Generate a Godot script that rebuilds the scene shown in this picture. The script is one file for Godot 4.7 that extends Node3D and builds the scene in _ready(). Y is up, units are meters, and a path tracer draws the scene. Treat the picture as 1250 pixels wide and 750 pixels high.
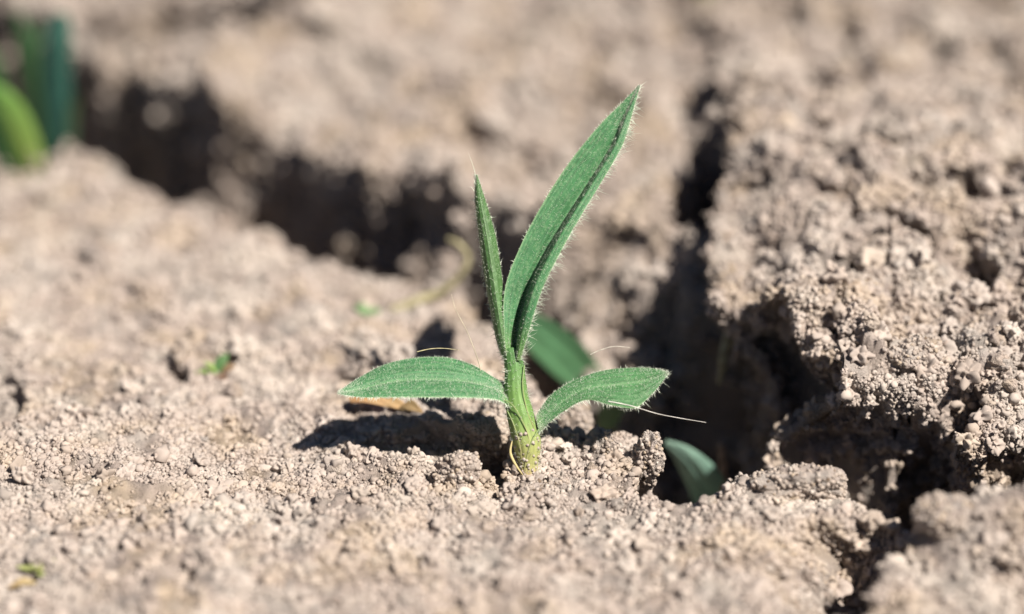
extends Node3D
# All shapes are worked out in millimetres and stored in metres. x right, y up, z towards the viewer; the seedling stands at the origin.
const MM := 0.001
const PITCH := 27.0                      # the lens looks down by this many degrees
const EYE := Vector3(-2.5, 200.22, 335.69)
const FOCUS := 390.0

var rng := RandomNumberGenerator.new()
var taken := {}

# ------------------------------------------------------------------ mesh helpers
class Buf:
	var v := PackedVector3Array()
	var n := PackedVector3Array()
	var c := PackedColorArray()
	var i := PackedInt32Array()
	func smooth():
		n.resize(v.size()); n.fill(Vector3.ZERO)
		for t in range(0, i.size(), 3):
			var a := v[i[t]]
			var f := (v[i[t + 2]] - a).cross(v[i[t + 1]] - a)
			n[i[t]] += f; n[i[t + 1]] += f; n[i[t + 2]] += f
		for k in n.size(): n[k] = n[k].normalized()
	func mesh() -> ArrayMesh:
		if n.size() != v.size(): smooth()
		var out := PackedVector3Array(); out.resize(v.size())
		for k in v.size(): out[k] = v[k] * 0.001
		var a := []; a.resize(Mesh.ARRAY_MAX)
		a[Mesh.ARRAY_VERTEX] = out; a[Mesh.ARRAY_NORMAL] = n; a[Mesh.ARRAY_INDEX] = i
		if c.size() == v.size(): a[Mesh.ARRAY_COLOR] = c
		var m := ArrayMesh.new()
		m.add_surface_from_arrays(Mesh.PRIMITIVE_TRIANGLES, a)
		return m

func numbered(called: String) -> String:
	var k: int = taken.get(called, 0)
	taken[called] = k + 1
	return called if k == 0 else "%s_%03d" % [called, k]

func tag(o: Node, label: String, category: String, group := "", kind := "") -> Node:
	if label: o.set_meta("label", label)
	if category: o.set_meta("category", category)
	if group: o.set_meta("group", group)
	if kind: o.set_meta("kind", kind)
	return o

func thing(called: String, label: String, category: String, at := Vector3.ZERO, group := "") -> Node3D:
	var o := Node3D.new()
	o.name = numbered(called); add_child(o, true); o.position = at * MM
	tag(o, label, category, group)
	return o

func put(called: String, m: Mesh, mat: Material, parent: Node = self) -> MeshInstance3D:
	var o := MeshInstance3D.new()
	o.name = numbered(called) if parent == self else called
	o.mesh = m; o.material_override = mat
	parent.add_child(o, true)
	return o

func cr(a: Vector3, b: Vector3, c: Vector3, d: Vector3, t: float) -> Vector3:
	return b.cubic_interpolate(c, a, d, t)

func along(p: Array, t: float) -> Vector3:         # a smooth curve through the points, t from 0 to 1
	var f := t * (p.size() - 1)
	var k := mini(int(f), p.size() - 2)
	return cr(p[maxi(k - 1, 0)], p[k], p[k + 1], p[mini(k + 2, p.size() - 1)], f - k)

func tube(b: Buf, pts: Array, radius: Callable, sides: int, steps: int, tone: Callable):
	var start := b.v.size()
	var up := Vector3(0.13, 0.2, 1).normalized()
	for s in steps + 1:
		var t := float(s) / steps
		var p := along(pts, t)
		var d := (along(pts, minf(t + 0.01, 1.0)) - along(pts, maxf(t - 0.01, 0.0))).normalized()
		var x := d.cross(up).normalized()
		up = x.cross(d).normalized()
		for k in sides:
			var a := TAU * k / sides
			b.v.append(p + (x * cos(a) + up * sin(a)) * float(radius.call(t, a)))
			b.c.append(tone.call(t, a))
	for s in steps:
		for k in sides:
			var q := start + s * sides + k
			var r := start + s * sides + (k + 1) % sides
			b.i.append_array([q, q + sides, r, r, q + sides, r + sides])
	for e in [0, steps]:
		var mid := b.v.size()
		b.v.append(along(pts, float(e) / steps)); b.c.append(tone.call(float(e) / steps, 0.0))
		for k in sides:
			var q: int = start + e * sides + k
			var r: int = start + e * sides + (k + 1) % sides
			b.i.append_array([mid, q, r] if e == 0 else [mid, r, q])

func hair(b: Buf, p: Vector3, d: Vector3, long: float, thick: float, tone: Color):
	var x := d.cross(Vector3(0.3, 0.5, 0.81)).normalized()
	var y := d.cross(x)
	var s := b.v.size()
	var bend := Vector3(rng.randfn(), rng.randfn(), rng.randfn()) * 0.13 * long
	for k in 3:
		var a := TAU * k / 3
		b.v.append(p + (x * cos(a) + y * sin(a)) * thick); b.c.append(tone)
	for k in 3:
		var a := TAU * k / 3
		b.v.append(p + d * long * 0.55 + bend * 0.3 + (x * cos(a) + y * sin(a)) * thick * 0.7); b.c.append(tone)
	b.v.append(p + d * long + bend); b.c.append(tone)
	for k in 3:
		var l := (k + 1) % 3
		b.i.append_array([s + k, s + l, s + 3 + k, s + l, s + 3 + l, s + 3 + k, s + 3 + k, s + 3 + l, s + 6])

func icosphere(times: int) -> Buf:
	var b := Buf.new()
	var g := (1.0 + sqrt(5.0)) / 2.0
	for p in [[-1, g, 0], [1, g, 0], [-1, -g, 0], [1, -g, 0], [0, -1, g], [0, 1, g], [0, -1, -g], [0, 1, -g], [g, 0, -1], [g, 0, 1], [-g, 0, -1], [-g, 0, 1]]:
		b.v.append(Vector3(p[0], p[1], p[2]).normalized())
	b.i = PackedInt32Array([0, 5, 11, 0, 1, 5, 0, 7, 1, 0, 10, 7, 0, 11, 10, 1, 9, 5, 5, 4, 11, 11, 2, 10, 10, 6, 7, 7, 8, 1, 3, 4, 9, 3, 2, 4, 3, 6, 2, 3, 8, 6, 3, 9, 8, 4, 5, 9, 2, 11, 4, 6, 10, 2, 8, 7, 6, 9, 1, 8])
	for k in times:
		var seen := {}
		var f := PackedInt32Array()
		for t in range(0, b.i.size(), 3):
			var m := []
			for e in 3:
				var p := b.i[t + e]
				var q := b.i[t + (e + 1) % 3]
				var key := mini(p, q) * 1000000 + maxi(p, q)
				if not seen.has(key):
					seen[key] = b.v.size()
					b.v.append((b.v[p] + b.v[q]).normalized())
				m.append(seen[key])
			f.append_array([b.i[t], m[0], m[2], b.i[t + 1], m[1], m[0], b.i[t + 2], m[2], m[1], m[0], m[1], m[2]])
		b.i = f
	return b

func noise(kind: int, size_mm: float, s: int, octaves := 1) -> FastNoiseLite:
	var n := FastNoiseLite.new()
	n.noise_type = kind; n.seed = s; n.frequency = 1.0 / size_mm
	n.fractal_type = FastNoiseLite.FRACTAL_NONE if octaves == 1 else FastNoiseLite.FRACTAL_FBM
	n.fractal_octaves = octaves
	n.cellular_return_type = FastNoiseLite.RETURN_DISTANCE
	n.cellular_jitter = 1.0
	return n

func cell_noise(size_mm: float, s: int, back: int) -> FastNoiseLite:
	var n := noise(FastNoiseLite.TYPE_CELLULAR, size_mm, s)
	n.cellular_return_type = back
	n.domain_warp_enabled = true
	n.domain_warp_type = FastNoiseLite.DOMAIN_WARP_SIMPLEX
	n.domain_warp_amplitude = 3.5
	n.domain_warp_frequency = 0.16
	n.domain_warp_fractal_octaves = 3
	return n

# ------------------------------------------------------------------ the cracked ground
var broad := noise(FastNoiseLite.TYPE_SIMPLEX_SMOOTH, 55, 3)
var rough := noise(FastNoiseLite.TYPE_SIMPLEX_SMOOTH, 13, 4, 3)
var fine := noise(FastNoiseLite.TYPE_SIMPLEX_SMOOTH, 2.6, 5, 3)
var warp_x := noise(FastNoiseLite.TYPE_SIMPLEX_SMOOTH, 22, 6, 3)
var warp_z := noise(FastNoiseLite.TYPE_SIMPLEX_SMOOTH, 22, 7, 3)
var lumps := noise(FastNoiseLite.TYPE_CELLULAR, 8.5, 8)
var big_lumps := noise(FastNoiseLite.TYPE_CELLULAR, 24, 18)
var blocks := cell_noise(10.0, 28, FastNoiseLite.RETURN_CELL_VALUE)
var seams := cell_noise(10.0, 28, FastNoiseLite.RETURN_DISTANCE2_SUB)
var crumbs := noise(FastNoiseLite.TYPE_CELLULAR, 2.4, 9)
var shift_a := noise(FastNoiseLite.TYPE_SIMPLEX_SMOOTH, 6, 10, 3)
var shift_b := noise(FastNoiseLite.TYPE_SIMPLEX_SMOOTH, 6, 11, 3)
var tint := noise(FastNoiseLite.TYPE_SIMPLEX_SMOOTH, 16, 12, 3)
var tint_b := noise(FastNoiseLite.TYPE_SIMPLEX_SMOOTH, 5, 13, 2)

const NEAR_PLATE := [[-6000, -110], [-170, -100], [-112, -97], [-99, -101], [-90, -119], [-77, -113], [-64, -96], [-51, -85], [-35, -71], [-23, -69], [-13, -69], [-7, -56], [1, -33], [4, -22], [6, -11], [15, -11], [19, -8], [20, 3], [31, 5], [38, 4], [47, 7], [52, 15], [60, 19], [72, 16], [88, 7], [115, 0], [6000, -10], [6000, 6000], [-6000, 6000]]
const FAR_PLATE := [[-6000, -260], [-170, -235], [-118, -205], [-106, -186], [-92, -167], [-73, -146], [-49, -120], [-31, -101], [-14, -87], [5, -77], [17, -74], [26, -77], [30, -92], [31, -110], [29, -125], [35, -150], [46, -165], [6000, -180], [6000, -6000], [-6000, -6000]]
const RIGHT_PLATE := [[40, -170], [36, -150], [37, -130], [38, -105], [36, -80], [32, -60], [29, -44], [29, -31], [35, -27], [40, -25], [42.5, -18], [45.5, -13], [48.5, -7], [50.5, -3], [53, -8], [58, -7], [64, -4], [69, 0], [76, -2], [100, -9], [6000, -30], [6000, -160], [100, -190]]
# hollows: x, z, half width, half length, turn in degrees, depth
const PITS := [
	[-74, -178, 26, 9, -14, 30], [36, -181, 22, 8, 16, 28], [-30.5, -150, 6, 4, 0, 8], [10.4, -124, 10, 5, 20, 7], [51, -156, 7, 5, 0, 14], [64, -140, 3.4, 8, 0, 12], [80, -142, 8, 4.5, 0, 13], [-8, -112, 14, 5, -25, 4], [12, -152, 10, 6, 10, 5], [-50, -160, 9, 5, 0, 5], [95, -170, 12, 6, 15, 8],
	[-88, -20, 6, 18, 0, 3.5], [-49.5, 31, 1.5, 3.8, 15, 7], [-57.5, -32, 1.8, 3.2, 35, 4], [-50, -37, 2.2, 2.6, 0, 4],
	[-15.2, 0.6, 2.3, 2.8, 0, 9], [-5.4, 2.4, 2.1, 4.2, 10, 9], [-8.5, -4.5, 7, 5.0, 18, 7], [-18, -9, 9, 4, 0, 3.4], [1.8, 8.0, 1.7, 1.3, 20, 4], [-31, -30, 3.6, 2.8, -20, 6],
	[43.5, 27, 7.5, 13, -31, 15], [26.5, 23, 1.2, 1.4, 0, 3], [-54, 9, 1.1, 1.8, -20, 3], [-34, 10.6, 0.8, 0.9, 0, 3], [12, -15, 3.5, 2.5, 0, 8],
	[60, -69.5, 14, 2.2, 3, 10], [78, -74, 8, 2.4, 18, 10], [72, -55, 9, 3.6, -6, 14], [72, -34, 3.4, 8.5, 4, 14], [50, -34, 5.0, 3.4, 25, 10], [61.5, -44, 2.2, 6.5, 38, 9], [64, -7, 6.5, 3.4, 25, 13], [72, -18, 2.0, 2.4, 0, 6], [65, -19, 3.0, 1.5, 30, 6], [59, -12.5, 1.6, 3.8, 15, 6], [80, -10, 3.0, 9, -6, 12], [69.5, -24, 1.6, 3.8, -25, 6], [47, -18, 1.6, 3.2, 10, 6], [55, -23, 3.2, 1.4, 10, 5], [38, -63, 4, 2, 10, 5], [50, -84, 3, 8, 12, 6], [54, -48, 3.5, 1.8, -10, 5], [66, -28, 2.6, 1.3, 0, 4]]

const SX0 := -220.0
const SZ0 := -270.0
const SSTEP := 2.0
const SNX := 221
const SNZ := 176
var field := [PackedFloat32Array(), PackedFloat32Array(), PackedFloat32Array()]

func inside_by(poly: Array, p: Vector2) -> float:      # how far inside the outline, negative outside
	var best := 1e12
	var within := false
	var b := Vector2(poly[-1][0], poly[-1][1])
	for q in poly:
		var a := b
		b = Vector2(q[0], q[1])
		best = minf(best, Geometry2D.get_closest_point_to_segment(p, a, b).distance_squared_to(p))
		if (a.y > p.y) != (b.y > p.y) and p.x < (b.x - a.x) * (p.y - a.y) / (b.y - a.y) + a.x: within = not within
	return sqrt(best) * (1.0 if within else -1.0)

func survey():
	var plates := [NEAR_PLATE, FAR_PLATE, RIGHT_PLATE]
	for k in 3:
		var f: PackedFloat32Array = field[k]
		f.resize(SNX * SNZ)
		for j in SNZ:
			for i in SNX:
				f[j * SNX + i] = inside_by(plates[k], Vector2(SX0 + i * SSTEP, SZ0 + j * SSTEP))
		field[k] = f

func look(k: int, x: float, z: float) -> float:
	var fx := clampf((x - SX0) / SSTEP, 0.0, SNX - 1.001)
	var fz := clampf((z - SZ0) / SSTEP, 0.0, SNZ - 1.001)
	var i := int(fx)
	var j := int(fz)
	var f: PackedFloat32Array = field[k]
	var q := j * SNX + i
	fx -= i; fz -= j
	return lerpf(lerpf(f[q], f[q + 1], fx), lerpf(f[q + SNX], f[q + SNX + 1], fx), fz)

func dome(n: FastNoiseLite, x: float, z: float) -> float:
	var d := n.get_noise_2d(x, z) + 1.0
	return 1.0 - d * d

var under := Vector2.ZERO            # how far the wall at the last surveyed place is cut back under its plate
const UNDERCUT := [6.0, 4.0, 13.0]

func surf(x: float, z: float) -> float:
	var w := rough.get_noise_2d(x, z)
	var ax := x + warp_x.get_noise_2d(x, z) * 5.0
	var az := z + warp_z.get_noise_2d(x, z) * 5.0
	var dn := look(0, ax, az)
	var df := look(1, ax, az)
	var dr := look(2, ax, az)
	var b := broad.get_noise_2d(x, z)
	var low := -34.0 + w * 7.0 + b * 4.0
	# blocks that have slid into the crack
	low += maxf(maxf(maxf(22.0 * smoothstep(15.0, 6.0, Vector2(x - 16.0, (z + 56.0) * 1.1).length()), 36.0 * smoothstep(13.0, 6.0, Vector2(x - 24.0, z + 65.0).length())), maxf(38.0 * smoothstep(15.0, 7.0, Vector2((x - 33.0) * 1.2, z + 60.0).length()), 42.0 * smoothstep(-101.0, -113.0, z) * smoothstep(8.0, 18.0, x))), maxf(16.0 * smoothstep(14.0, 5.0, Vector2(x + 22, z + 84).length()), 14.0 * smoothstep(18.0, 4.0, Vector2(x + 66, z + 125).length())))
	var l := dome(lumps, x, z)
	var tn := b * 2.2 + w * 1.0 + l * 0.5
	tn += 13.0 * exp(-(((x - 84) / 21.0) ** 2) - ((z - 20) / 11.0) ** 2) + 4.5 * exp(-(((x - 64) / 6.0) ** 2) - ((z - 22) / 6.0) ** 2) + 2.2 * exp(-(((x + 4) / 9.0) ** 2) - ((z + 9) / 6.0) ** 2)
	tn *= smoothstep(0.0, 16.0, Vector2(x, z).length()) * 0.85 + 0.15
	var tf := 4.0 + b * 6.0 + w * 4.0 + l * 2.2 + 2.6 * dome(big_lumps, x, z)
	var tr := clampf((3.0 - z) * 0.85, 0.0, 14.5) + clampf((-14.0 - z) * 0.13, 0.0, 6.0) - clampf((-75.0 - z) * 0.11, 0.0, 12.0)
	tr -= 7.0 * smoothstep(50.0, 32.0, x) * smoothstep(-24.0, -32.0, z) * smoothstep(-85.0, -65.0, z)
	tr += b * 3.0 + w * 2.6 + l * 1.9 + 2.4 * dome(big_lumps, x, z) * smoothstep(-20.0, -60.0, z)
	var h := low
	under = Vector2.ZERO
	var which := -1
	var share := 0.0
	for k in 3:
		var d := dn if k == 0 else df if k == 1 else dr
		var top := tn if k == 0 else tf if k == 1 else tr
		var wide := 7.0 if k == 0 else 8.0 if k == 1 else 5.0
		var f := clampf((d + wide) / (wide + 1.4), 0.0, 1.0)
		f = f * f * lerpf(f, 1.0, 0.3)
		f = 1.0 - pow(1.0 - f, 1.5)
		var g := low + (top - low) * f
		if g > h:
			h = g; which = k; share = f
	if which >= 0 and share < 0.985 and share > 0.02:
		var e := Vector2(look(which, ax + 2, az) - look(which, ax - 2, az), look(which, ax, az + 2) - look(which, ax, az - 2))
		under = e.normalized() * UNDERCUT[which] * (1.0 if which != 1 else smoothstep(4.0, -12.0, x)) * smoothstep(0.0, 0.35, 1.0 - share)
	for p in PITS:
		var dx: float = x - p[0]
		var dz: float = z - p[1]
		var reach: float = p[2] + p[3]
		if absf(dx) > reach * 1.6 or absf(dz) > reach * 1.6: continue
		var a := deg_to_rad(p[4])
		var e := Vector2((dx * cos(a) - dz * sin(a)) / p[2], (dx * sin(a) + dz * cos(a)) / p[3]).length() + w * 0.5
		var drop: float = p[5] * smoothstep(1.15, 0.7, e)
		h -= drop
		under += Vector2(0.75, -0.35) * minf(drop, 9.0)        # the hollow runs in under its right and far sides
	return h

func steps(most: float, far: float, step: float, grow: float) -> PackedFloat32Array:   # even steps to `most`, then growing ones to `far`
	var out := PackedFloat32Array()
	var p := 0.0
	var d := step
	while p < far:
		out.append(p)
		if p > most: d *= grow
		p += d
	out.append(far)
	return out

var gx := PackedFloat32Array()
var gz := PackedFloat32Array()
var gv := PackedVector3Array()
var gn := PackedVector3Array()

func soil_tone(x: float, y: float, z: float) -> Color:
	var a := tint.get_noise_3d(x, y, z)
	var b := tint_b.get_noise_3d(x, y, z)
	var c := Color(0.372, 0.314, 0.282)
	c = c.lerp(Color(0.388, 0.314, 0.240), clampf(a * 2.2 - 0.1, 0.0, 0.9))
	c = c.lerp(Color(0.395, 0.355, 0.325), clampf(-a * 2.2, 0.0, 0.95))
	c = c.lerp(Color(0.49, 0.44, 0.395), clampf(tint.get_noise_3d(z, x, y + 40.0) * 2.4 - 0.3, 0.0, 0.85))
	return c * (1.0 + b * 0.2)

func build_ground(mat: Material):
	var right := steps(80, 6000, 0.42, 1.035)
	for k in range(right.size() - 1, 0, -1): gx.append(-right[k])
	gx.append_array(right)
	var back := steps(52, 6000, 0.42, 1.012)
	for k in range(back.size() - 1, 0, -1): gz.append(-back[k])
	gz.append_array(steps(42, 6000, 0.42, 1.06))
	var nx := gx.size()
	var nz := gz.size()
	gv.resize(nx * nz); gn.resize(nx * nz)
	var tones := PackedColorArray(); tones.resize(nx * nz)
	for j in nz:
		var z := gz[j]
		for i in nx:
			var x := gx[i]
			var h := surf(x, z)
			var near := absf(x) < 230.0 and absf(z) < 330.0
			var p := Vector3(x + under.x, h, z + under.y)
			if near:
				var chunky := smoothstep(-0.25, 0.35, tint.get_noise_2d(z * 1.2, x * 1.2))
				p.y += fine.get_noise_2d(x, z) * 0.6 + dome(crumbs, x, z) * (0.2 + 0.75 * chunky)
				var broken := smoothstep(34.0, 44.0, x) * smoothstep(8.0, -4.0, z) * 0.9 + 0.35 * chunky + 0.5 * smoothstep(-70.0, -110.0, z)
				p.y += broken * (blocks.get_noise_2d(x, z) * 1.7 - 2.2 * smoothstep(-0.86, -0.97, seams.get_noise_2d(x, z)))
				var deep := clampf(-h / 8.0, 0.25, 1.0)
				p.x += shift_a.get_noise_3d(x, h, z) * 2.4 * deep
				p.z += shift_b.get_noise_3d(x, h, z) * 2.4 * deep
			gv[j * nx + i] = p
			tones[j * nx + i] = soil_tone(x, h, z)
	for j in nz:
		for i in nx:
			var e := gv[j * nx + mini(i + 1, nx - 1)] - gv[j * nx + maxi(i - 1, 0)]
			var s := gv[mini(j + 1, nz - 1) * nx + i] - gv[maxi(j - 1, 0) * nx + i]
			gn[j * nx + i] = s.cross(e).normalized()
	var b := Buf.new()
	b.v = gv; b.n = gn; b.c = tones
	b.i.resize((nx - 1) * (nz - 1) * 6)
	var k := 0
	for j in nz - 1:
		for i in nx - 1:
			var q := j * nx + i
			b.i[k] = q; b.i[k + 1] = q + 1; b.i[k + 2] = q + nx
			b.i[k + 3] = q + 1; b.i[k + 4] = q + nx + 1; b.i[k + 5] = q + nx
			k += 6
	var o := put("ground", b.mesh(), mat)
	tag(o, "dry beige cracked soil split into three plates by deep dark cracks", "", "", "structure")

func grain_mesh(s: int, times: int, uneven: float) -> ArrayMesh:
	var b := icosphere(times)
	var n := noise(FastNoiseLite.TYPE_SIMPLEX_SMOOTH, 0.9, s, 2)
	var m := noise(FastNoiseLite.TYPE_CELLULAR, 0.8, s + 1)
	for k in b.v.size():
		var p := b.v[k]
		b.v[k] = p * (0.5 * (1.0 + n.get_noise_3dv(p * 0.9) * uneven - m.get_noise_3dv(p) * uneven * 0.5))
	return b.mesh()

func grain_tone() -> Color:
	var r := rng.randf()
	var c: Color
	if r < 0.55: c = Color(0.378, 0.322, 0.280)
	elif r < 0.76: c = Color(0.405, 0.348, 0.305)
	elif r < 0.81: c = Color(0.40, 0.325, 0.25)
	elif r < 0.90: c = Color(0.46, 0.41, 0.365)
	elif r < 0.97: c = Color(0.26, 0.22, 0.19)
	else: c = Color(0.15, 0.11, 0.08)
	return c * rng.randf_range(0.84, 1.1)

func scatter(called: String, meshes: Array, mat: Material, label: String, density: Callable, size: Callable):
	var nx := gx.size()
	var n_kinds := meshes.size()
	var bufs := []
	for k in n_kinds: bufs.append(PackedFloat32Array())
	for j in gz.size() - 1:
		var z := gz[j]
		if z < -290 or z > 60: continue
		var half := 95.0 + maxf(0.0, -z) * 0.30
		for i in nx - 1:
			if absf(gx[i]) > half: continue
			var q := j * nx + i
			var p := gv[q]
			var ex := gv[q + 1] - p
			var ez := gv[q + nx] - p
			var want: float = ex.cross(ez).length() * float(density.call(p))
			var many := int(want + rng.randf())
			for t in mini(many, 12):
				var d: float = size.call(p)
				var at := p + ex * rng.randf() + ez * rng.randf() + gn[q] * d * rng.randf_range(-0.1, 0.28)
				var r := Basis(Vector3(rng.randfn(), rng.randfn(), rng.randfn()).normalized(), rng.randf() * TAU) * Basis.from_scale(Vector3(1.0, rng.randf_range(0.6, 1.0), rng.randf_range(0.7, 1.1)) * d)
				at *= MM
				var c := grain_tone().lerp(soil_tone(p.x, p.y, p.z) * rng.randf_range(0.88, 1.16), 0.6)
				bufs[rng.randi() % n_kinds].append_array([r.x.x, r.y.x, r.z.x, at.x, r.x.y, r.y.y, r.z.y, at.y, r.x.z, r.y.z, r.z.z, at.z, c.r, c.g, c.b, 1.0])
	for k in n_kinds:
		var mm := MultiMesh.new()
		mm.transform_format = MultiMesh.TRANSFORM_3D
		mm.use_colors = true
		mm.mesh = meshes[k]
		mm.instance_count = bufs[k].size() / 16
		mm.buffer = bufs[k]
		var o := MultiMeshInstance3D.new()
		o.name = numbered(called); o.multimesh = mm; o.material_override = mat
		add_child(o, true)
		tag(o, label, "soil", "", "stuff")

func clod_mesh(s: int, times: int, r: Vector3, uneven: float) -> ArrayMesh:
	var b := icosphere(times)
	var big := noise(FastNoiseLite.TYPE_SIMPLEX_SMOOTH, 1.1, s, 2)
	var size := (r.x + r.y + r.z) / 3.0
	var cells := noise(FastNoiseLite.TYPE_CELLULAR, 1.7, s + 1)
	var small := noise(FastNoiseLite.TYPE_CELLULAR, 0.7, s + 2)
	for k in b.v.size():
		var p := b.v[k]
		var at := p * size
		var grow := 1.0 + big.get_noise_3dv(p) * uneven
		var q := p * grow * r
		q -= p * ((cells.get_noise_3dv(at) + 0.6) * 0.75 + (small.get_noise_3dv(at) + 0.6) * 0.35) * minf(1.0, size * 0.35)
		b.v[k] = q
		b.c.append(soil_tone(at.x * 2.0 + s, at.y * 2.0, at.z * 2.0) * 1.12)
	return b.mesh()

func clod(label: String, at: Vector3, r: Vector3, s: int, uneven := 0.35, times := 5, turn := 0.0, grains := true):
	var t := thing("soil_clod", label, "clod", at, "larger clods on the cracked soil")
	t.rotation_degrees.y = turn
	var m := clod_mesh(s, times, r, uneven)
	put("lump", m, soil_mat, t)
	if not grains: return
	var a := m.surface_get_arrays(0)
	var v: PackedVector3Array = a[Mesh.ARRAY_VERTEX]
	var mm := MultiMesh.new()
	mm.transform_format = MultiMesh.TRANSFORM_3D
	mm.use_colors = true
	mm.mesh = grains_fine[s % grains_fine.size()]
	var count := int(13.0 * (r.x * r.y + r.y * r.z + r.x * r.z))
	mm.instance_count = count
	for k in count:
		var d := rng.randf_range(0.25, 0.65)
		var b := Basis(Vector3(rng.randfn(), rng.randfn(), rng.randfn()).normalized(), rng.randf() * TAU).scaled(Vector3.ONE * d)
		mm.set_instance_transform(k, Transform3D(b, v[rng.randi() % v.size()]))
		mm.set_instance_color(k, grain_tone())
	var o := MultiMeshInstance3D.new()
	o.name = "crumbs"; o.multimesh = mm; o.material_override = grain_mat
	o.set_meta("kind", "stuff")
	t.add_child(o, true)

# ------------------------------------------------------------------ the seedling
const R := Vector3(1, 0, 0)
var U := Vector3(0, cos(deg_to_rad(PITCH)), -sin(deg_to_rad(PITCH)))
var N := Vector3(0, sin(deg_to_rad(PITCH)), cos(deg_to_rad(PITCH)))
var streaks := noise(FastNoiseLite.TYPE_SIMPLEX_SMOOTH, 0.55, 40, 2)
var mottle := noise(FastNoiseLite.TYPE_SIMPLEX_SMOOTH, 3.5, 41, 2)
var speck := noise(FastNoiseLite.TYPE_CELLULAR, 0.55, 42)

func lean(a: float, b: float, c := 0.0) -> Vector3:    # the seedling's own axes: across, up its backward lean, towards the viewer
	return R * a + U * b + N * c

# A blade from rows of [left edge, midrib, right edge], each a point; front faces the cross product of across and along.
class Blade:
	var buf := Buf.new()
	var rows := 0
	var cols := 0
	func at(j: int, i: int) -> Vector3: return buf.v[j * cols + i]

func blade(rows: Array, steps_along: int, across: int, camber: float, thick: float, tone: Callable, ribs := 0.06) -> Blade:
	var out := Blade.new()
	out.rows = steps_along + 1; out.cols = across + 1
	var l := []; var m := []; var r := []
	var e := []
	for q in rows:
		l.append(q[0]); m.append(q[1]); r.append(q[2])
		if q.size() > 3: e.append(q[3])
	var b := out.buf
	for j in steps_along + 1:
		var t := float(j) / steps_along
		var pl := along(l, t); var pm := along(m, t); var pr := along(r, t)
		var pe := along(e, t) if e.size() else pr
		for i in across + 1:
			var u := 2.0 * i / across - 1.0
			var p := pm.lerp(pl, -u) if u < 0 else pm.lerp(pr, u)
			if e.size() and u > 0: p = pm.lerp(pr, u / 0.55) if u < 0.55 else pr.lerp(pe, (u - 0.55) / 0.45)
			b.v.append(p); b.c.append(tone.call(t, u, p))
	for j in steps_along:
		for i in across:
			var q := j * (across + 1) + i
			b.i.append_array([q, q + across + 1, q + 1, q + 1, q + across + 1, q + across + 2])
	b.smooth()
	var front := b.n.duplicate()
	var count := b.v.size()
	# bulge, ribs along the veins, then the back face set behind the front one
	for j in steps_along + 1:
		for i in across + 1:
			var q := j * (across + 1) + i
			var u := 2.0 * i / across - 1.0
			var wide := b.v[j * (across + 1)].distance_to(b.v[j * (across + 1) + across])
			var vein := cos(u * PI * 7.0) * ribs * minf(1.0, wide * 0.25) * (1.0 - u * u)
			var hollow := -0.16 * exp(-u * u * 60.0) * minf(1.0, wide * 0.25)
			b.v[q] += front[q] * (camber * wide * (absf(u) * (1.0 - absf(u))) * 4.0 + vein + hollow)
	for q in count:
		var u := 2.0 * (q % (across + 1)) / across - 1.0
		b.v.append(b.v[q] - front[q] * thick * (0.25 + 0.75 * (1.0 - u ** 4)))
		b.c.append(b.c[q].lerp(Color(0.12, 0.22, 0.09), 0.35))
	var f := b.i.duplicate()
	for t in range(0, f.size(), 3): b.i.append_array([f[t] + count, f[t + 2] + count, f[t + 1] + count])
	for j in steps_along:
		for side in [0, across]:
			var q: int = j * (across + 1) + side
			var s: int = q + across + 1
			b.i.append_array([q, q + count, s, s, q + count, s + count] if side == 0 else [q, s, q + count, s, s + count, q + count])
	b.n = PackedVector3Array()
	b.smooth()
	return out

func leaf_tone(base: Color, pale: Color, root: Color) -> Callable:
	return func(t: float, u: float, p: Vector3) -> Color:
		var s := streaks.get_noise_2d(u * 6.5, t * 0.9)
		var c := base * (1.0 + 0.42 * s + 0.16 * mottle.get_noise_3dv(p))
		c = c.lerp(pale, clampf((-speck.get_noise_3dv(p) - 0.5) * 1.2, 0.0, 0.3))
		c = c.lerp(pale, 0.75 * smoothstep(0.93, 1.0, absf(u)) + 0.4 * exp(-u * u * 400.0))
		return c.lerp(root, smoothstep(0.16, 0.0, t) * 0.6)

func fringe(b: Blade, col: int, outward: float, many: int, long: float, tone: Color) -> Buf:   # hairs along one margin
	var h := Buf.new()
	for k in many:
		var j := rng.randi_range(1, b.rows - 2)
		var p := b.at(j, col).lerp(b.at(j + 1, col), rng.randf())
		var inner := b.at(j, clampi(col + (3 if col == 0 else -3), 0, b.cols - 1))
		var out := (p - inner).normalized()
		var n := b.buf.n[j * b.cols + col]
		var d := (out * outward + N * rng.randfn(0, 0.5) + U * rng.randfn(0.0, 0.5) + R * rng.randfn(0, 0.2) + n * 0.1).normalized()
		hair(h, p, d, long * exp(rng.randfn(-0.4, 0.42)), rng.randf_range(0.03, 0.055), tone)
	return h

func fuzz(h: Buf, b: Blade, many: int, long: float, tone: Color, under := false):     # short hairs over a face
	var count := b.rows * b.cols
	for k in many:
		var q := rng.randi_range(0, count - 1)
		var n := b.buf.n[q + (count if under else 0)]
		var d := (n + Vector3(rng.randfn(), rng.randfn(), rng.randfn()) * 0.4 + U * 0.35).normalized()
		hair(h, b.buf.v[q + (count if under else 0)], d, long * rng.randf_range(0.3, 1.7), 0.022, tone)

var soil_mat: StandardMaterial3D
var grain_mat: StandardMaterial3D
var leaf_mat: StandardMaterial3D
var hair_mat: StandardMaterial3D
var litter_mat: StandardMaterial3D
var grains_fine := []

func px(x: float, y: float, c := 0.0) -> Vector3:      # eighths of a millimetre on the seedling's own leaning sheet, measured from its base
	return lean((x - 645.0) / 8.0, (583.0 - y) / 8.0, c)

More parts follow.
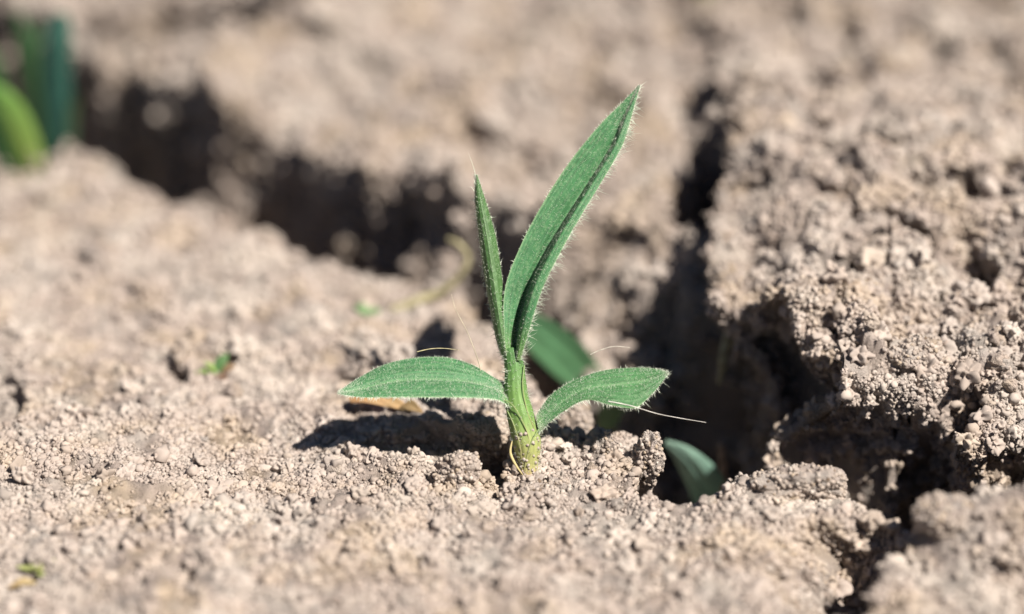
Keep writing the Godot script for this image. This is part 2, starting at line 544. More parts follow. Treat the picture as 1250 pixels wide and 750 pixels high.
func build_seedling():
	var t := thing("seedling", "hairy green grass seedling with four leaves standing alone at the crack edge", "seedling")
	var white := Color(0.72, 0.78, 0.66)
	var green := Color(0.056, 0.166, 0.070)
	var pale := Color(0.25, 0.38, 0.21)
	var root := Color(0.17, 0.30, 0.07)
	# stem: a ribbed sheath, pale and pinkish at its foot
	var axis := [px(645, 592, -0.3), px(645, 570), px(643, 540, 0.2), px(636, 510, 0.3), px(630, 480, 0.2), px(628, 450), px(624, 425, -0.2)]
	var wide := [1.0, 1.45, 2.15, 2.05, 1.75, 1.5, 1.2]
	var stem := Buf.new()
	tube(stem, axis, func(s: float, a: float) -> float:
		var f := s * 6.0
		var k := mini(int(f), 5)
		return lerpf(wide[k], wide[k + 1], smoothstep(0, 1, f - k)) * (1.0 + 0.022 * cos(a * 13.0)), 52, 70, func(s: float, a: float) -> Color:
		var c := Color(0.50, 0.33, 0.24).lerp(Color(0.36, 0.37, 0.14), smoothstep(0.02, 0.22, s))
		c = c.lerp(Color(0.15, 0.27, 0.075), smoothstep(0.2, 0.55, s)).lerp(Color(0.085, 0.205, 0.065), smoothstep(0.55, 1.0, s))
		return c * (1.0 + 0.07 * cos(a * 13.0) + 0.16 * streaks.get_noise_2d(a * 1.6, s * 2.0)))
	var st := put("stem", stem.mesh(), leaf_mat, t)
	var h := Buf.new()
	for k in 760:
		var s := rng.randf_range(0.08, 0.97)
		var q := along(axis, s)
		var a := rng.randf() * TAU
		var f := s * 6.0
		var r: float = lerpf(wide[int(f)], wide[int(f) + 1], f - int(f))
		var d := R * cos(a) + N * sin(a)
		hair(h, q + d * r * 0.97, (d + U * rng.randf_range(-0.3, 0.5) + R * rng.randfn(0, 0.2)).normalized(), rng.randf_range(0.35, 1.15), 0.03, white)
	tag(put("hairs", h.mesh(), hair_mat, st), "", "", "", "stuff")
	# the free edges of the wrapped sheaths, and soil stuck to the foot
	var seam := Buf.new()
	for q in [[px(611, 487, 2.0), px(624, 492, 2.6), px(636, 510, 2.6), px(645, 532, 2.4), px(650, 560, 1.6)], [px(617, 497, 1.2), px(626, 515, 2.3), px(634, 540, 2.3), px(638, 566, 1.5)], [px(657, 524, 1.9), px(648, 540, 2.4), px(641, 566, 1.6), px(640, 580, 1.0)], [px(640, 446, 1.2), px(638, 470, 1.9), px(643, 500, 2.0), px(652, 522, 1.9)]]:
		tube(seam, q, func(s: float, _a: float) -> float: return 0.09 * (1.0 - 0.7 * s) + 0.015, 6, 26, func(s: float, _a: float) -> Color: return Color(0.20, 0.32, 0.12).lerp(Color(0.42, 0.36, 0.19), s))
	put("sheath_edge", seam.mesh(), leaf_mat, st)
	var stuck := MultiMesh.new()
	stuck.transform_format = MultiMesh.TRANSFORM_3D
	stuck.use_colors = true
	stuck.mesh = grains_fine[1]
	stuck.instance_count = 220
	for k in 220:
		var s := pow(rng.randf(), 2.2) * 0.42
		var a := rng.randf() * TAU
		var f := s * 6.0
		var r: float = lerpf(wide[int(f)], wide[int(f) + 1], f - int(f))
		stuck.set_instance_transform(k, Transform3D(Basis(Vector3.UP, rng.randf() * TAU).scaled(Vector3.ONE * rng.randf_range(0.15, 0.5)), (along(axis, s) + (R * cos(a) + N * sin(a)) * r) * MM))
		stuck.set_instance_color(k, grain_tone())
	var so := MultiMeshInstance3D.new()
	so.name = "soil_crumbs"; so.multimesh = stuck; so.material_override = grain_mat
	so.set_meta("kind", "stuff")
	st.add_child(so, true)
	# the dry scale that peels from the foot of the stem
	var scale := Buf.new()
	tube(scale, [px(625, 538, 1.5), px(623, 552, 1.4), px(629, 566, 1.5), px(638, 579, 1.3)], func(s: float, _a: float) -> float: return 0.22 * sin(PI * (0.12 + 0.8 * s)), 7, 16, func(_s: float, _a: float) -> Color: return Color(0.50, 0.42, 0.20))
	put("dry_sheath", scale.mesh(), litter_mat, t)
	# tall leaf, folded along its midrib so that its right half stands up towards the viewer
	var rows := [
		[px(619, 440, 0.9), px(627, 442, 0.2), px(631, 440, 1.5), px(635, 440, 1.6)],
		[px(615, 400, 0.8), px(632, 396, -0.6), px(639.5, 398, 2.9), px(647, 399, 3.1)],
		[px(617, 350, 0.6), px(647, 346, -0.8), px(653.5, 350, 3.2), px(662, 353, 3.4)],
		[px(637, 297, 0.5), px(670, 301, -0.8), px(675, 306, 2.9), px(683, 310, 3.1)],
		[px(663, 248, 0.4), px(694, 262, -0.8), px(698, 266, 2.5), px(706, 269, 2.7)],
		[px(694, 200, 0.3), px(724, 215, -0.7), px(728, 218, 1.6), px(735, 221, 1.7)],
		[px(731, 154, 0.2), px(749, 174, -0.5), px(752, 177, 1.1), px(759, 179, 1.2)],
		[px(756, 129, 0.0), px(762, 143, -0.3), px(764, 145, 0.6), px(769, 148, 0.6)],
		[px(779, 105, 0.0), px(780, 105, -0.05), px(780.5, 105, 0.05), px(781, 106, 0.05)]]
	var b := blade(rows, 230, 56, 0.03, 0.22, leaf_tone(green, pale, root))
	var o := put("leaf", b.buf.mesh(), leaf_mat, t)
	o.set_meta("label", "tall upright leaf folded along its midrib")
	h = fringe(b, b.cols - 1, 0.9, 420, 1.5, white)
	var h2 := fringe(b, 0, 0.9, 110, 0.5, white)
	join(h, h2)
	fuzz(h, b, 3400, 0.26, white)
	tag(put("hairs", h.mesh(), hair_mat, o), "", "", "", "stuff")
	# narrow leaf, still rolled
	rows = [
		[px(616, 441, -0.6), px(622, 443, 0.7), px(630, 441, -0.4)],
		[px(606, 416, -0.9), px(614, 416, 0.9), px(624, 416, -0.5)],
		[px(597, 372, -1.1), px(607, 372, 1.0), px(617, 374, -0.6)],
		[px(590, 330, -1.1), px(601, 330, 0.9), px(612, 332, -0.7)],
		[px(584, 284, -1.0), px(594, 286, 0.7), px(605, 288, -0.7)],
		[px(580, 246, -0.6), px(587, 248, 0.4), px(595, 252, -0.5)],
		[px(581, 214, 0.0), px(582, 214, 0.1), px(583, 215, 0.0)]]
	b = blade(rows, 150, 34, 0.10, 0.2, leaf_tone(Color(0.062, 0.140, 0.045), pale, root))
	o = put("leaf", b.buf.mesh(), leaf_mat, t)
	o.set_meta("label", "narrow upright leaf still rolled")
	h = fringe(b, 0, 0.9, 230, 1.35, white)
	join(h, fringe(b, b.cols - 1, 0.9, 150, 0.8, white))
	fuzz(h, b, 700, 0.3, white)
	tag(put("hairs", h.mesh(), hair_mat, o), "", "", "", "stuff")
	# left leaf, spread level
	rows = [
		[px(622, 496, 1.6), px(620, 484, 0.6), px(621, 470, -0.5)],
		[px(609, 488, 2.9), px(607, 475, 0.9), px(603, 461, -1.0)],
		[px(584, 485, 3.7), px(581, 467, 0.9), px(577, 446, -1.7)],
		[px(547, 484, 4.2), px(545, 463, 1.0), px(546, 437, -2.0)],
		[px(507, 484, 4.3), px(506, 463, 1.2), px(508, 437, -1.8)],
		[px(475, 484, 4.1), px(472, 467, 1.5), px(470, 445, -1.2)],
		[px(443, 484, 3.8), px(440, 475, 2.0), px(437, 462, 0.3)],
		[px(414, 480, 3.2), px(414, 479, 3.1), px(414, 478, 3.0)]]
	b = blade(rows, 170, 60, 0.05, 0.22, leaf_tone(green * 1.02, pale, root))
	o = put("leaf", b.buf.mesh(), leaf_mat, t)
	o.set_meta("label", "left leaf spread level over the soil")
	h = fringe(b, 0, 0.8, 330, 0.75, white)
	join(h, fringe(b, b.cols - 1, 0.8, 90, 0.45, white))
	fuzz(h, b, 3200, 0.26, white)
	tag(put("hairs", h.mesh(), hair_mat, o), "", "", "", "stuff")
	# right leaf, arching up and over
	rows = [
		[px(654, 508, 0.9), px(656, 519, 1.6), px(657, 529, 1.2)],
		[px(661, 497, 0.2), px(664, 509, 1.3), px(666, 520, 1.0)],
		[px(675, 480, -0.4), px(682, 493, 1.2), px(686, 503, 1.4)],
		[px(704, 463, -0.9), px(712, 475, 1.2), px(715, 488, 1.9)],
		[px(740, 452, -1.1), px(745, 470, 1.2), px(745, 494, 2.5)],
		[px(775, 449, -0.7), px(777, 466, 1.3), px(774, 497, 2.7)],
		[px(798, 450, 0.3), px(797, 461, 1.4), px(796, 479, 2.2)],
		[px(815, 454, 1.2), px(815, 455, 1.3), px(815, 456, 1.4)]]
	b = blade(rows, 150, 56, 0.06, 0.22, leaf_tone(Color(0.062, 0.172, 0.066), pale, root))
	o = put("leaf", b.buf.mesh(), leaf_mat, t)
	o.set_meta("label", "right leaf arching up and over the crack")
	h = fringe(b, b.cols - 1, 0.8, 260, 0.9, white)
	join(h, fringe(b, 0, 0.8, 90, 0.4, white))
	fuzz(h, b, 2400, 0.26, white)
	fuzz(h, b, 250, 0.7, white, true)
	tag(put("hairs", h.mesh(), hair_mat, o), "", "", "", "stuff")

func join(a: Buf, b: Buf):
	var s := a.v.size()
	a.v.append_array(b.v); a.c.append_array(b.c)
	for k in b.i: a.i.append(k + s)

func strap(spine: Array, side: Vector3, widths: Array, fold := 0.25) -> Array:      # rows of a simple blade along a spine
	var rows := []
	for k in spine.size():
		var d: Vector3 = (spine[mini(k + 1, spine.size() - 1)] - spine[maxi(k - 1, 0)]).normalized()
		var s := (side - d * side.dot(d)).normalized() * float(widths[k])
		var n := d.cross(s).normalized() * float(widths[k]) * fold
		rows.append([spine[k] - s + n, spine[k], spine[k] + s + n])
	return rows

func plain_tone(base: Color, tip: Color) -> Callable:
	return func(t: float, u: float, p: Vector3) -> Color:
		var c := base.lerp(tip, t) * (1.0 + 0.25 * streaks.get_noise_2d(u * 3.0, t) + 0.2 * mottle.get_noise_3dv(p))
		return c.lerp(c * 1.5, exp(-u * u * 120.0) * 0.5)

func loose_leaf(parent: Node3D, at: Vector3, spine: Array, side: Vector3, widths: Array, base: Color, tip: Color, mat: Material, fold := 0.25, called := "leaf"):
	var moved := []
	for p in spine: moved.append(p - at)
	var b := blade(strap(moved, side, widths, fold), 46, 16, 0.02, 0.25, plain_tone(base, tip), 0.04)
	put(called, b.buf.mesh(), mat, parent)

func fibre(called: String, label: String, category: String, pts: Array, r: float, tone: Color, mat: Material):
	var at: Vector3 = pts[0]
	var q := []
	for p in pts: q.append(p - at)
	var b := Buf.new()
	tube(b, q, func(s: float, _a: float) -> float: return r * (1.0 - 0.6 * s), 7, 40, func(s: float, a: float) -> Color: return tone * (1.0 + 0.2 * sin(s * 31.0 + a)))
	var o := put(called, b.mesh(), mat)
	o.position = at * MM
	tag(o, label, category)

func plain_material(rough_: float, back := Color.BLACK) -> StandardMaterial3D:
	var m := StandardMaterial3D.new()
	m.vertex_color_use_as_albedo = true
	m.roughness = rough_
	if back != Color.BLACK:
		m.backlight_enabled = true; m.backlight = back
	return m

func speckles(s: int, size: float, lo: float, hi: float) -> NoiseTexture2D:
	var t := NoiseTexture2D.new()
	t.width = 512; t.height = 512; t.seamless = true
	t.noise = noise(FastNoiseLite.TYPE_SIMPLEX, size, s, 3)
	var g := Gradient.new()
	g.set_color(0, Color(lo, lo, lo)); g.set_color(1, Color(hi, hi, hi))
	t.color_ramp = g
	return t

func _ready():
	# ---- camera, sky, sun, exposure
	var cam := Camera3D.new()
	cam.name = "camera"
	var lens := CameraAttributesPhysical.new()
	lens.frustum_focal_length = 100.0
	lens.frustum_focus_distance = FOCUS * MM
	lens.frustum_near = 0.02
	lens.frustum_far = 60.0
	lens.exposure_aperture = 6.0
	cam.attributes = lens
	cam.position = EYE * MM
	cam.rotation_degrees = Vector3(-PITCH, 0, 0)
	add_child(cam)
	cam.current = true
	var env := Environment.new()
	env.background_mode = Environment.BG_SKY
	var sky_mat := ProceduralSkyMaterial.new()
	sky_mat.sky_top_color = Color(0.42, 0.53, 0.72)
	sky_mat.sky_horizon_color = Color(0.72, 0.78, 0.84)
	sky_mat.ground_bottom_color = Color(0.45, 0.40, 0.35)
	sky_mat.ground_horizon_color = Color(0.60, 0.56, 0.52)
	sky_mat.sky_energy_multiplier = 0.45
	sky_mat.ground_energy_multiplier = 0.3
	var sky := Sky.new(); sky.sky_material = sky_mat
	env.sky = sky
	env.tonemap_mode = Environment.TONE_MAPPER_LINEAR
	env.tonemap_exposure = 1.75
	env.sdfgi_enabled = true; env.ssao_enabled = true; env.ssil_enabled = true
	var we := WorldEnvironment.new(); we.name = "environment"; we.environment = env
	add_child(we)
	var sun := DirectionalLight3D.new()
	sun.name = "sun"
	sun.light_energy = 1.55
	sun.light_color = Color(1.0, 0.965, 0.92)
	sun.light_angular_distance = 0.5
	sun.shadow_enabled = true
	add_child(sun)
	sun.look_at_from_position(Vector3.ZERO, Vector3(-0.60, -1.0, -0.50))
	rng.seed = 20240

	# ---- materials
	soil_mat = plain_material(0.95)
	soil_mat.albedo_texture = speckles(21, 9.0, 0.86, 1.0)
	soil_mat.uv1_triplanar = true; soil_mat.uv1_world_triplanar = true
	soil_mat.uv1_scale = Vector3.ONE * 62.0
	soil_mat.metallic_specular = 0.25
	soil_mat.heightmap_enabled = true
	soil_mat.heightmap_texture = speckles(22, 7.0, 0.0, 1.0)
	soil_mat.heightmap_scale = 0.035
	grain_mat = plain_material(0.9)
	grain_mat.metallic_specular = 0.3
	leaf_mat = plain_material(0.5, Color(0.26, 0.32, 0.16))
	leaf_mat.metallic_specular = 0.4
	hair_mat = plain_material(0.45, Color(0.6, 0.6, 0.55))
	litter_mat = plain_material(0.75, Color(0.25, 0.22, 0.16))

	# ---- the ground and what it crumbles into
	survey()
	build_ground(soil_mat)
	for k in 4: grains_fine.append(grain_mesh(100 + k * 7, 1, 0.8))
	var coarse := []
	for k in 3: coarse.append(grain_mesh(160 + k * 7, 3, 1.15))
	scatter("soil_grains", grains_fine, grain_mat, "fine pale sand grains and crumbs strewn all over the cracked soil", func(p: Vector3) -> float:
		var patch := clampf(0.50 + tint.get_noise_3d(p.x * 1.3, p.y, p.z * 1.3) * 1.5 + tint_b.get_noise_3d(p.x, p.y, p.z) * 0.8, 0.03, 1.5)
		if p.z > -48: return 11.0 * patch
		return 11.0 * patch * exp((p.z + 48) / 34.0) + 0.30, func(p: Vector3) -> float:
		var d := exp(rng.randfn(-1.08, 0.50))
		return d * (1.0 + clampf((-p.z - 48) / 90.0, 0.0, 1.2)))
	scatter("soil_crumbs", coarse, grain_mat, "coarse beige soil crumbs lying over the cracked soil", func(p: Vector3) -> float:
		var right := smoothstep(36.0, 50.0, p.x) * smoothstep(6.0, 0.0, p.z)
		return 0.045 * smoothstep(-150.0, -60.0, p.z) + 0.006 + 0.09 * right * smoothstep(-90.0, -40.0, p.z) + 0.06 * maxf(0.0, rough.get_noise_2d(p.x * 0.6, p.z * 0.6)), func(p: Vector3) -> float: return clampf(exp(rng.randfn(0.25, 0.36)), 0.6, 3.2))

	build_seedling()
	build_litter()

func ground_at(x: float, z: float) -> float:
	return surf(x, z) + dome(crumbs, x, z) * 0.3

func build_litter():
	# lumps of soil that one could pick up
	clod("pale rounded clod beside the pit left of the seedling's foot", Vector3(-10.6, 1.9, 1.4), Vector3(3.2, 3.1, 2.7), 301, 0.3, 5)
	clod("knobbly upright crumb tower on the crack edge under the right leaf", Vector3(18.3, 1.6, -3.0), Vector3(2.1, 4.6, 2.2), 311, 0.55, 5, 30)
	clod("low crumb beside the tower under the right leaf", Vector3(12.2, 1.2, -6.5), Vector3(2.0, 2.4, 2.0), 316, 0.5, 4)
	clod("long blocky clod on the rim of the black hole at right", Vector3(40.8, 1.7, 6.0), Vector3(7.2, 3.4, 3.2), 321, 0.55, 6, -6)
	clod("tall lump of soil directly behind the stem", Vector3(-4.0, 0.0, -15.5), Vector3(4.2, 5.6, 3.2), 331, 0.3, 5, 15)
	clod("low clod in front of the seedling's foot", Vector3(0.5, -0.6, 4.4), Vector3(3.2, 1.9, 2.0), 336, 0.3, 5, 40)
	clod("small clod right of the seedling's foot", Vector3(4.6, -0.3, 2.2), Vector3(2.0, 1.6, 1.7), 341, 0.35, 4)
	clod("pinkish lump glimpsed right of the stem before the green leaf", Vector3(6.6, -1.2, -20.0), Vector3(3.6, 4.2, 3.0), 346, 0.4, 5)
	clod("smooth cream lump lying in the left foreground", Vector3(-40.2, ground_at(-40.2, 19) + 0.4, 19), Vector3(2.3, 1.3, 1.9), 351, 0.15, 4)
	clod("dark grey lump in the front foreground right of centre", Vector3(26.8, ground_at(26.8, 25) + 0.3, 25.3), Vector3(1.5, 1.4, 1.3), 356, 0.3, 4)
	clod("whitish lump on the far left slope of the near plate", Vector3(-75, ground_at(-75, -75) + 1, -75), Vector3(4.2, 2.2, 3.4), 361, 0.2, 4, 0, false)
	clod("pale clod on the right plate near the top of the view", Vector3(70, ground_at(70, -120) + 2.0, -120), Vector3(5.5, 4.5, 4.0), 366, 0.25, 4, 0, false)
	clod("smaller pale clod left of the big one on the right plate", Vector3(60, ground_at(60, -116) + 1.4, -116), Vector3(3.2, 3.4, 3.0), 371, 0.25, 4, 0, false)
	clod("rounded clod on the left rim of the right plate", Vector3(33.5, 13.0, -42), Vector3(3.6, 3.0, 3.4), 376, 0.2, 4)
	clod("big slid block wedged in the crack behind the tall leaf", Vector3(15, -7, -67), Vector3(8.0, 7.0, 6.0), 381, 0.3, 5, 20)
	clod("lumpy block wedged high in the crack under the far plate", Vector3(20, -3, -70), Vector3(8.5, 7.0, 5.0), 386, 0.35, 5, -25)
	clod("crumbly lump beneath the curled brown leaf scrap", Vector3(53, ground_at(53, -31) + 0.5, -31), Vector3(4.0, 2.6, 3.0), 391, 0.3, 5)
	clod("broad clod on the front slope of the right plate", Vector3(60, ground_at(60, -15) + 0.3, -15), Vector3(4.5, 2.8, 3.4), 396, 0.3, 5, 20)
	clod("clod beside the dark slot on the right plate", Vector3(69, ground_at(69, -33) + 0.6, -33), Vector3(2.6, 2.8, 2.6), 401, 0.3, 4)
	clod("clod on the crest of the blurred right foreground mound", Vector3(60, ground_at(60, 22) + 0.5, 22), Vector3(4.5, 3.0, 3.6), 406, 0.3, 5)
	clod("clod left of the dark gully in the right foreground", Vector3(38, ground_at(38, 30) + 0.5, 30), Vector3(3.2, 2.0, 2.6), 411, 0.3, 4)
	# single crumbs
	var kinds := []
	for k in 3: kinds.append(clod_mesh(500 + k * 9, 3, Vector3(1.0, 0.8, 0.9), 0.45))
	var marks := {"the seedling's foot": Vector2(0, 2), "the knobbly crumb tower": Vector2(18, -3), "the blocky clod on the rim of the black hole": Vector2(40, 6), "the tiny weed sprout": Vector2(-51, -34), "the yellow green moss sprig": Vector2(-70, 26), "the black seed husk": Vector2(-50, 29), "the cream lump in the left foreground": Vector2(-40, 19), "the dark grey lump in front": Vector2(27, 25), "the dry leaf under the left leaf": Vector2(-24, -17), "the pale straw": Vector2(-15, -60), "the brown leaf scrap on the right plate": Vector2(51, -33), "the dark slot in the right plate": Vector2(73, -35), "the broad clod on the right slope": Vector2(60, -15), "the dark slope gap under the right plate": Vector2(66, -7)}
	var found := {}
	for m in marks: found[m] = []
	var tries := 0
	while tries < 700:
		tries += 1
		var on_right := tries % 3 == 0
		var x := rng.randf_range(46, 74) if on_right else rng.randf_range(-64, 36)
		var z := rng.randf_range(-46, -6) if on_right else rng.randf_range(-42, 28)
		var h := surf(x, z)
		if absf(surf(x + 1, z) - h) > 1.2 or absf(surf(x, z + 1) - h) > 1.3 or h < -2.0 or Vector2(x, z).length() < 5.0: continue
		var best := ""
		for m in marks:
			if best == "" or marks[m].distance_to(Vector2(x, z)) < marks[best].distance_to(Vector2(x, z)): best = m
		if found[best].size() < 6: found[best].append([marks[best].distance_to(Vector2(x, z)), Vector3(x, h, z)])
	var ranks := ["nearest", "second nearest", "third nearest", "fourth nearest", "fifth nearest", "sixth nearest"]
	for m in found:
		found[m].sort_custom(func(a, b): return a[0] < b[0])
		for k in found[m].size():
			var o := put("soil_crumb", kinds[rng.randi() % 3], soil_mat)
			var d := clampf(exp(rng.randfn(0.1, 0.3)), 0.7, 1.8)
			o.position = (found[m][k][1] + Vector3(0, d * 0.25, 0)) * MM
			o.basis = Basis(Vector3(rng.randfn(), rng.randfn(), rng.randfn()).normalized(), rng.randf() * TAU).scaled(Vector3.ONE * d)
			tag(o, "loose soil crumb, %s to %s" % [ranks[k], m], "crumb", "loose crumbs on the soil plates")

	# other green things, mostly far out of focus
	var t := thing("seedling", "blurred broad green seedling growing in the crack right behind the stem", "seedling", Vector3(14, -17, -52))
	loose_leaf(t, Vector3(14, -17, -52), [Vector3(-1.8, 2.2, -53.0), Vector3(1.7, -2.1, -53.0), Vector3(6.7, -6.6, -52.0), Vector3(11.2, -12.4, -52.0), Vector3(15.1, -19.7, -52.0)], Vector3(0.75, 0.6, 0.1), [0.7, 3.2, 3.9, 3.0, 1.2], Color(0.13, 0.32, 0.17), Color(0.10, 0.27, 0.14), leaf_mat, 0.15)
	loose_leaf(t, Vector3(14, -17, -52), [Vector3(17.5, 2.5, -30), Vector3(15.6, -2.5, -33), Vector3(14.2, -9, -38), Vector3(13.4, -15.5, -42)], Vector3(1, 0.1, 0), [0.6, 2.0, 2.2, 1.4], Color(0.09, 0.24, 0.11), Color(0.09, 0.24, 0.11), leaf_mat, 0.15)
	t = thing("seedling", "pale bluish green leaf tip deep in the crack right of the seedling", "seedling", Vector3(31, -28, -30))
	loose_leaf(t, Vector3(31, -28, -30), [Vector3(31.5, -28.6, -30.0), Vector3(30.3, -20.8, -29.0), Vector3(28.2, -15.9, -28.0), Vector3(25.4, -12.3, -28.0), Vector3(22.7, -10.6, -29.0)], Vector3(0.8, 0.35, 0.3), [2.2, 3.4, 3.2, 2.0, 0.5], Color(0.24, 0.50, 0.39), Color(0.36, 0.54, 0.44), leaf_mat, 0.15)
	t = thing("grass_tuft", "blurred grass tuft with a teal upright blade at the far left edge", "grass", Vector3(-93, -16, -136))
	loose_leaf(t, Vector3(-93, -16, -136), [Vector3(-93.0, -16, -136), Vector3(-93.2, -4, -136), Vector3(-93.0, 8, -136), Vector3(-92, 18, -136), Vector3(-90.8, 24, -137)], Vector3(1, 0, 0.35), [2.2, 3.1, 3.1, 2.8, 1.6], Color(0.035, 0.125, 0.095), Color(0.05, 0.14, 0.11), leaf_mat, 0.2)
	loose_leaf(t, Vector3(-93, -16, -136), [Vector3(-94.8, -8.8, -114.0), Vector3(-94.3, 0.3, -112.0), Vector3(-95.6, 9.2, -111.0), Vector3(-98.1, 15.9, -111.0), Vector3(-102.5, 20.3, -112.0)], Vector3(1, 0.4, 0.2), [1.4, 2.7, 3.2, 2.6, 0.6], Color(0.33, 0.42, 0.10), Color(0.12, 0.30, 0.07), leaf_mat, 0.15)
	loose_leaf(t, Vector3(-93, -16, -136), [Vector3(-99, -18, -146), Vector3(-100.5, -4, -147), Vector3(-101.5, 9, -149), Vector3(-103, 19, -152)], Vector3(1, 0, 0.9), [2.6, 4.4, 4.2, 1.2], Color(0.05, 0.15, 0.05), Color(0.06, 0.17, 0.06), leaf_mat, 0.2)
	loose_leaf(t, Vector3(-93, -16, -136), [Vector3(-104, -18, -140), Vector3(-108, 0, -142), Vector3(-109, 12, -143), Vector3(-112, 20, -144)], Vector3(1, 0, 0.6), [2.6, 4.4, 4.2, 1.2], Color(0.05, 0.15, 0.05), Color(0.07, 0.18, 0.06), leaf_mat, 0.2)
	loose_leaf(t, Vector3(-93, -16, -136), [Vector3(-95, -16, -137), Vector3(-96.5, 0, -138), Vector3(-97, 14, -139), Vector3(-96.2, 22, -140)], Vector3(1, 0, 0.2), [0.9, 1.3, 1.1, 0.3], Color(0.05, 0.14, 0.06), Color(0.08, 0.17, 0.08), leaf_mat, 0.2)
	loose_leaf(t, Vector3(-93, -16, -136), [Vector3(-92, -16, -134), Vector3(-90.5, -2, -132), Vector3(-88.5, 8, -130), Vector3(-86.5, 12, -128)], Vector3(1, 0, 0.2), [0.8, 1.1, 0.9, 0.2], Color(0.06, 0.15, 0.09), Color(0.16, 0.20, 0.10), leaf_mat, 0.2)
	var at := Vector3(39, ground_at(39, -192), -192)
	t = thing("sprout", "faint yellow green sprout blurred at the top of the view", "sprout", at)
	loose_leaf(t, at, [at, at + Vector3(0.5, 4, 0.5), at + Vector3(2, 9, 1)], Vector3(1, 0, 0.3), [1.6, 2.6, 0.6], Color(0.26, 0.36, 0.10), Color(0.28, 0.38, 0.12), leaf_mat)
	loose_leaf(t, at, [at, at + Vector3(-2, 3, 1), at + Vector3(-6, 4, 2)], Vector3(0, 0.6, 1), [1.2, 2.0, 0.5], Color(0.26, 0.36, 0.10), Color(0.28, 0.38, 0.12), leaf_mat)
	at = Vector3(-50.9, ground_at(-50.9, -33.6), -33.6)
	t = thing("weed_sprout", "tiny weed sprout with lime and reddish leaves left of the seedling", "sprout", at)
	for q in [[Vector3(-2.0, 0.8, 0.9), Color(0.25, 0.31, 0.11), 0.7], [Vector3(-1.2, 1.3, -0.2), Color(0.26, 0.34, 0.10), 0.6], [Vector3(0.5, 1.7, -1.2), Color(0.06, 0.13, 0.045), 0.6], [Vector3(0.9, 1.4, -2.0), Color(0.07, 0.13, 0.05), 0.55], [Vector3(1.9, 1.2, 0.4), Color(0.36, 0.17, 0.12), 0.95], [Vector3(1.0, 0.6, 1.9), Color(0.22, 0.06, 0.07), 1.15]]:
		var tip: Vector3 = q[0] * 1.7
		loose_leaf(t, at, [at, at + tip * 0.5 + Vector3(0, 0.35, 0), at + tip], Vector3(tip.z, 0.3, -tip.x) + Vector3(0.01, 0, 0), [0.4, q[2] * 1.5, 0.2], q[1], q[1], leaf_mat)
	at = Vector3(-70.2, ground_at(-70.2, 25.7), 25.7)
	t = thing("moss_sprig", "yellow green moss sprig in the lower left corner", "moss", at)
	for k in 16:
		var tip := Vector3(rng.randfn() * 1.5, rng.randf_range(0.7, 1.8), rng.randfn() * 1.3)
		var tone := Color(0.36, 0.36, 0.13) * rng.randf_range(0.75, 1.15)
		loose_leaf(t, at, [at, at + tip * 0.5, at + tip], Vector3(tip.z, 0.2, -tip.x), [0.3, 0.7, 0.1], tone, tone, leaf_mat)
	at = Vector3(-27.5, ground_at(-27.5, -53), -53)
	t = thing("moss_sprig", "faint green moss sprig behind the left leaf", "moss", at)
	for k in 9:
		var tip := Vector3(rng.randfn() * 1.8, rng.randf_range(0.6, 1.4), rng.randfn() * 2.0)
		var tone := Color(0.15, 0.24, 0.11) * rng.randf_range(0.75, 1.15)
		loose_leaf(t, at + Vector3.ZERO, [at, at + tip * 0.5, at + tip], Vector3(tip.z, 0.2, -tip.x), [0.3, 0.8, 0.1], tone, tone, leaf_mat)
	# dead scraps
	at = Vector3(-24.2, ground_at(-24, -19.5) + 1.6, -19.5)
	t = thing("dry_leaf", "curled orange brown dry leaf scrap in the shadow of the left leaf", "dry leaf", at)
	loose_leaf(t, at, [at + Vector3(-4.0, 1.2, 0.6), at + Vector3(-1.4, 2.2, 0), at + Vector3(2.2, 1.2, 0.6), at + Vector3(5.8, -0.2, 1.6)], Vector3(0, 0.75, -0.6), [0.5, 1.7, 1.2, 0.2], Color(0.40, 0.14, 0.07), Color(0.50, 0.26, 0.13), litter_mat, 0.4, "blade")
	loose_leaf(t, at, [at + Vector3(4.0, 0.6, 2.4), at + Vector3(5.8, 1.2, 2.2), at + Vector3(7.6, 0.3, 3.0)], Vector3(0, 0.8, -0.5), [0.3, 0.9, 0.2], Color(0.22, 0.08, 0.04), Color(0.28, 0.12, 0.06), litter_mat, 0.4, "blade")
	at = Vector3(51.5, ground_at(51.5, -33) + 1.0, -33)
	t = thing("dry_leaf", "curled brown leaf scrap roofing a hole on the right plate", "dry leaf", at)
	loose_leaf(t, at, [at + Vector3(-4.0, 0.2, 1.0), at + Vector3(-1.5, 3.2, 0), at + Vector3(2.0, 2.6, 0), at + Vector3(5.5, 0.8, 0.6)], Vector3(0.1, 0.35, -0.9), [0.5, 1.9, 1.8, 0.4], Color(0.19, 0.09, 0.04), Color(0.32, 0.20, 0.10), litter_mat, 0.35, "blade")
	at = Vector3(-71.8, ground_at(-71.8, 30) + 0.3, 30)
	t = thing("dry_leaf", "small orange leaf scrap at the bottom left corner", "dry leaf", at)
	loose_leaf(t, at, [at + Vector3(-2, 0.2, 0.6), at + Vector3(0, 0.9, 0), at + Vector3(1.8, 0.5, -0.2)], Vector3(0, 0.5, -0.8), [0.2, 0.6, 0.15], Color(0.42, 0.22, 0.11), Color(0.46, 0.31, 0.17), litter_mat, 0.3, "blade")
	at = Vector3(-49.6, ground_at(-49.6, 29.5), 29.0)
	t = thing("seed_husk", "black seed husk standing in a pit in the left foreground", "seed husk", at)
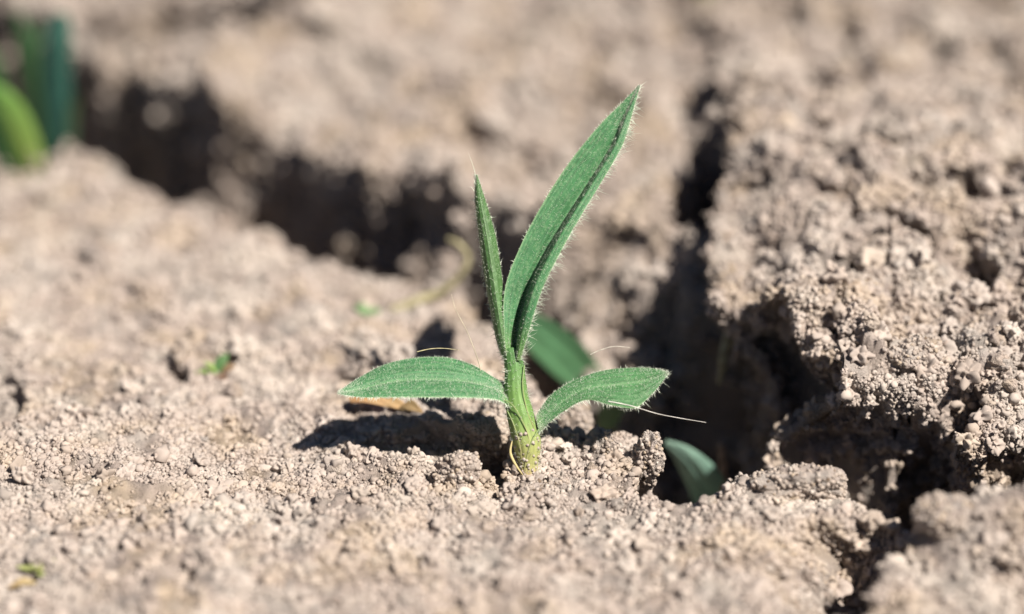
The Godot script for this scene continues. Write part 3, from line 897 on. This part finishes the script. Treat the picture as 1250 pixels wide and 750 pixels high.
	loose_leaf(t, at, [at + Vector3(-0.6, 0.0, 1.6), at + Vector3(-0.2, 2.6, 0.8), at + Vector3(0.1, 4.6, 0), at + Vector3(0.6, 6.2, -0.8)], Vector3(1, 0, 0.3), [0.7, 1.5, 1.2, 0.2], Color(0.012, 0.012, 0.013), Color(0.06, 0.065, 0.08), litter_mat, 0.5, "shell")
	fibre("straw", "bent pale straw arching over the crack behind the narrow leaf", "straw", [Vector3(-23.4, -0.4, -56), Vector3(-18.6, 0.4, -59), Vector3(-15.0, 1.4, -60), Vector3(-12.4, 3.6, -60), Vector3(-10.6, 6.2, -60), Vector3(-10.2, 8.3, -60.4), Vector3(-11.6, 10.2, -61), Vector3(-13.6, 10.8, -62)], 1.0, Color(0.30, 0.27, 0.16), litter_mat)
	fibre("plant_fibre", "fine curved fibre standing behind the left leaf", "fibre", [Vector3(-7.0, 10.5, -9), Vector3(-7.5, 15.3, -8), Vector3(-9.3, 20.9, -8), Vector3(-11.0, 24.7, -8), Vector3(-11.6, 27.0, -8.5)], 0.09, Color(0.62, 0.56, 0.44), hair_mat)
	fibre("plant_fibre", "straight white fibre sticking out under the right leaf over the crack", "fibre", [Vector3(12.0, 12.3, -1.8), Vector3(15.5, 11.4, -2), Vector3(20, 9.9, -2), Vector3(26.9, 8.5, -2)], 0.10, Color(0.60, 0.58, 0.54), hair_mat)
	fibre("plant_fibre", "short pale fibre lying on top of the right leaf", "fibre", [Vector3(9.4, 17.4, -7.2), Vector3(11.0, 18.2, -7.2), Vector3(13, 18.8, -7.2), Vector3(15.4, 18.6, -7.2)], 0.08, Color(0.66, 0.63, 0.55), hair_mat)
	fibre("plant_fibre", "short yellowish fibre lying along the top of the left leaf", "fibre", [Vector3(-17.0, 16.6, -9.6), Vector3(-15.0, 17.1, -9.6), Vector3(-13, 17.2, -9.6), Vector3(-10.6, 16.9, -9.6)], 0.08, Color(0.64, 0.58, 0.34), hair_mat)
	fibre("root", "hanging pale root on the shaded wall of the right plate", "root", [Vector3(33.5, 5, -38), Vector3(32.4, 2.0, -36), Vector3(32.2, -1.0, -36), Vector3(31.8, -3.5, -36)], 1.1, Color(0.36, 0.33, 0.20), litter_mat)
	fibre("root", "brownish root rising from the crack beside the pale leaf tip", "root", [Vector3(32.8, -24, -30), Vector3(32.6, -19, -29), Vector3(32.2, -14, -28.5), Vector3(31.8, -10.5, -28.5)], 1.2, Color(0.40, 0.30, 0.22), litter_mat)
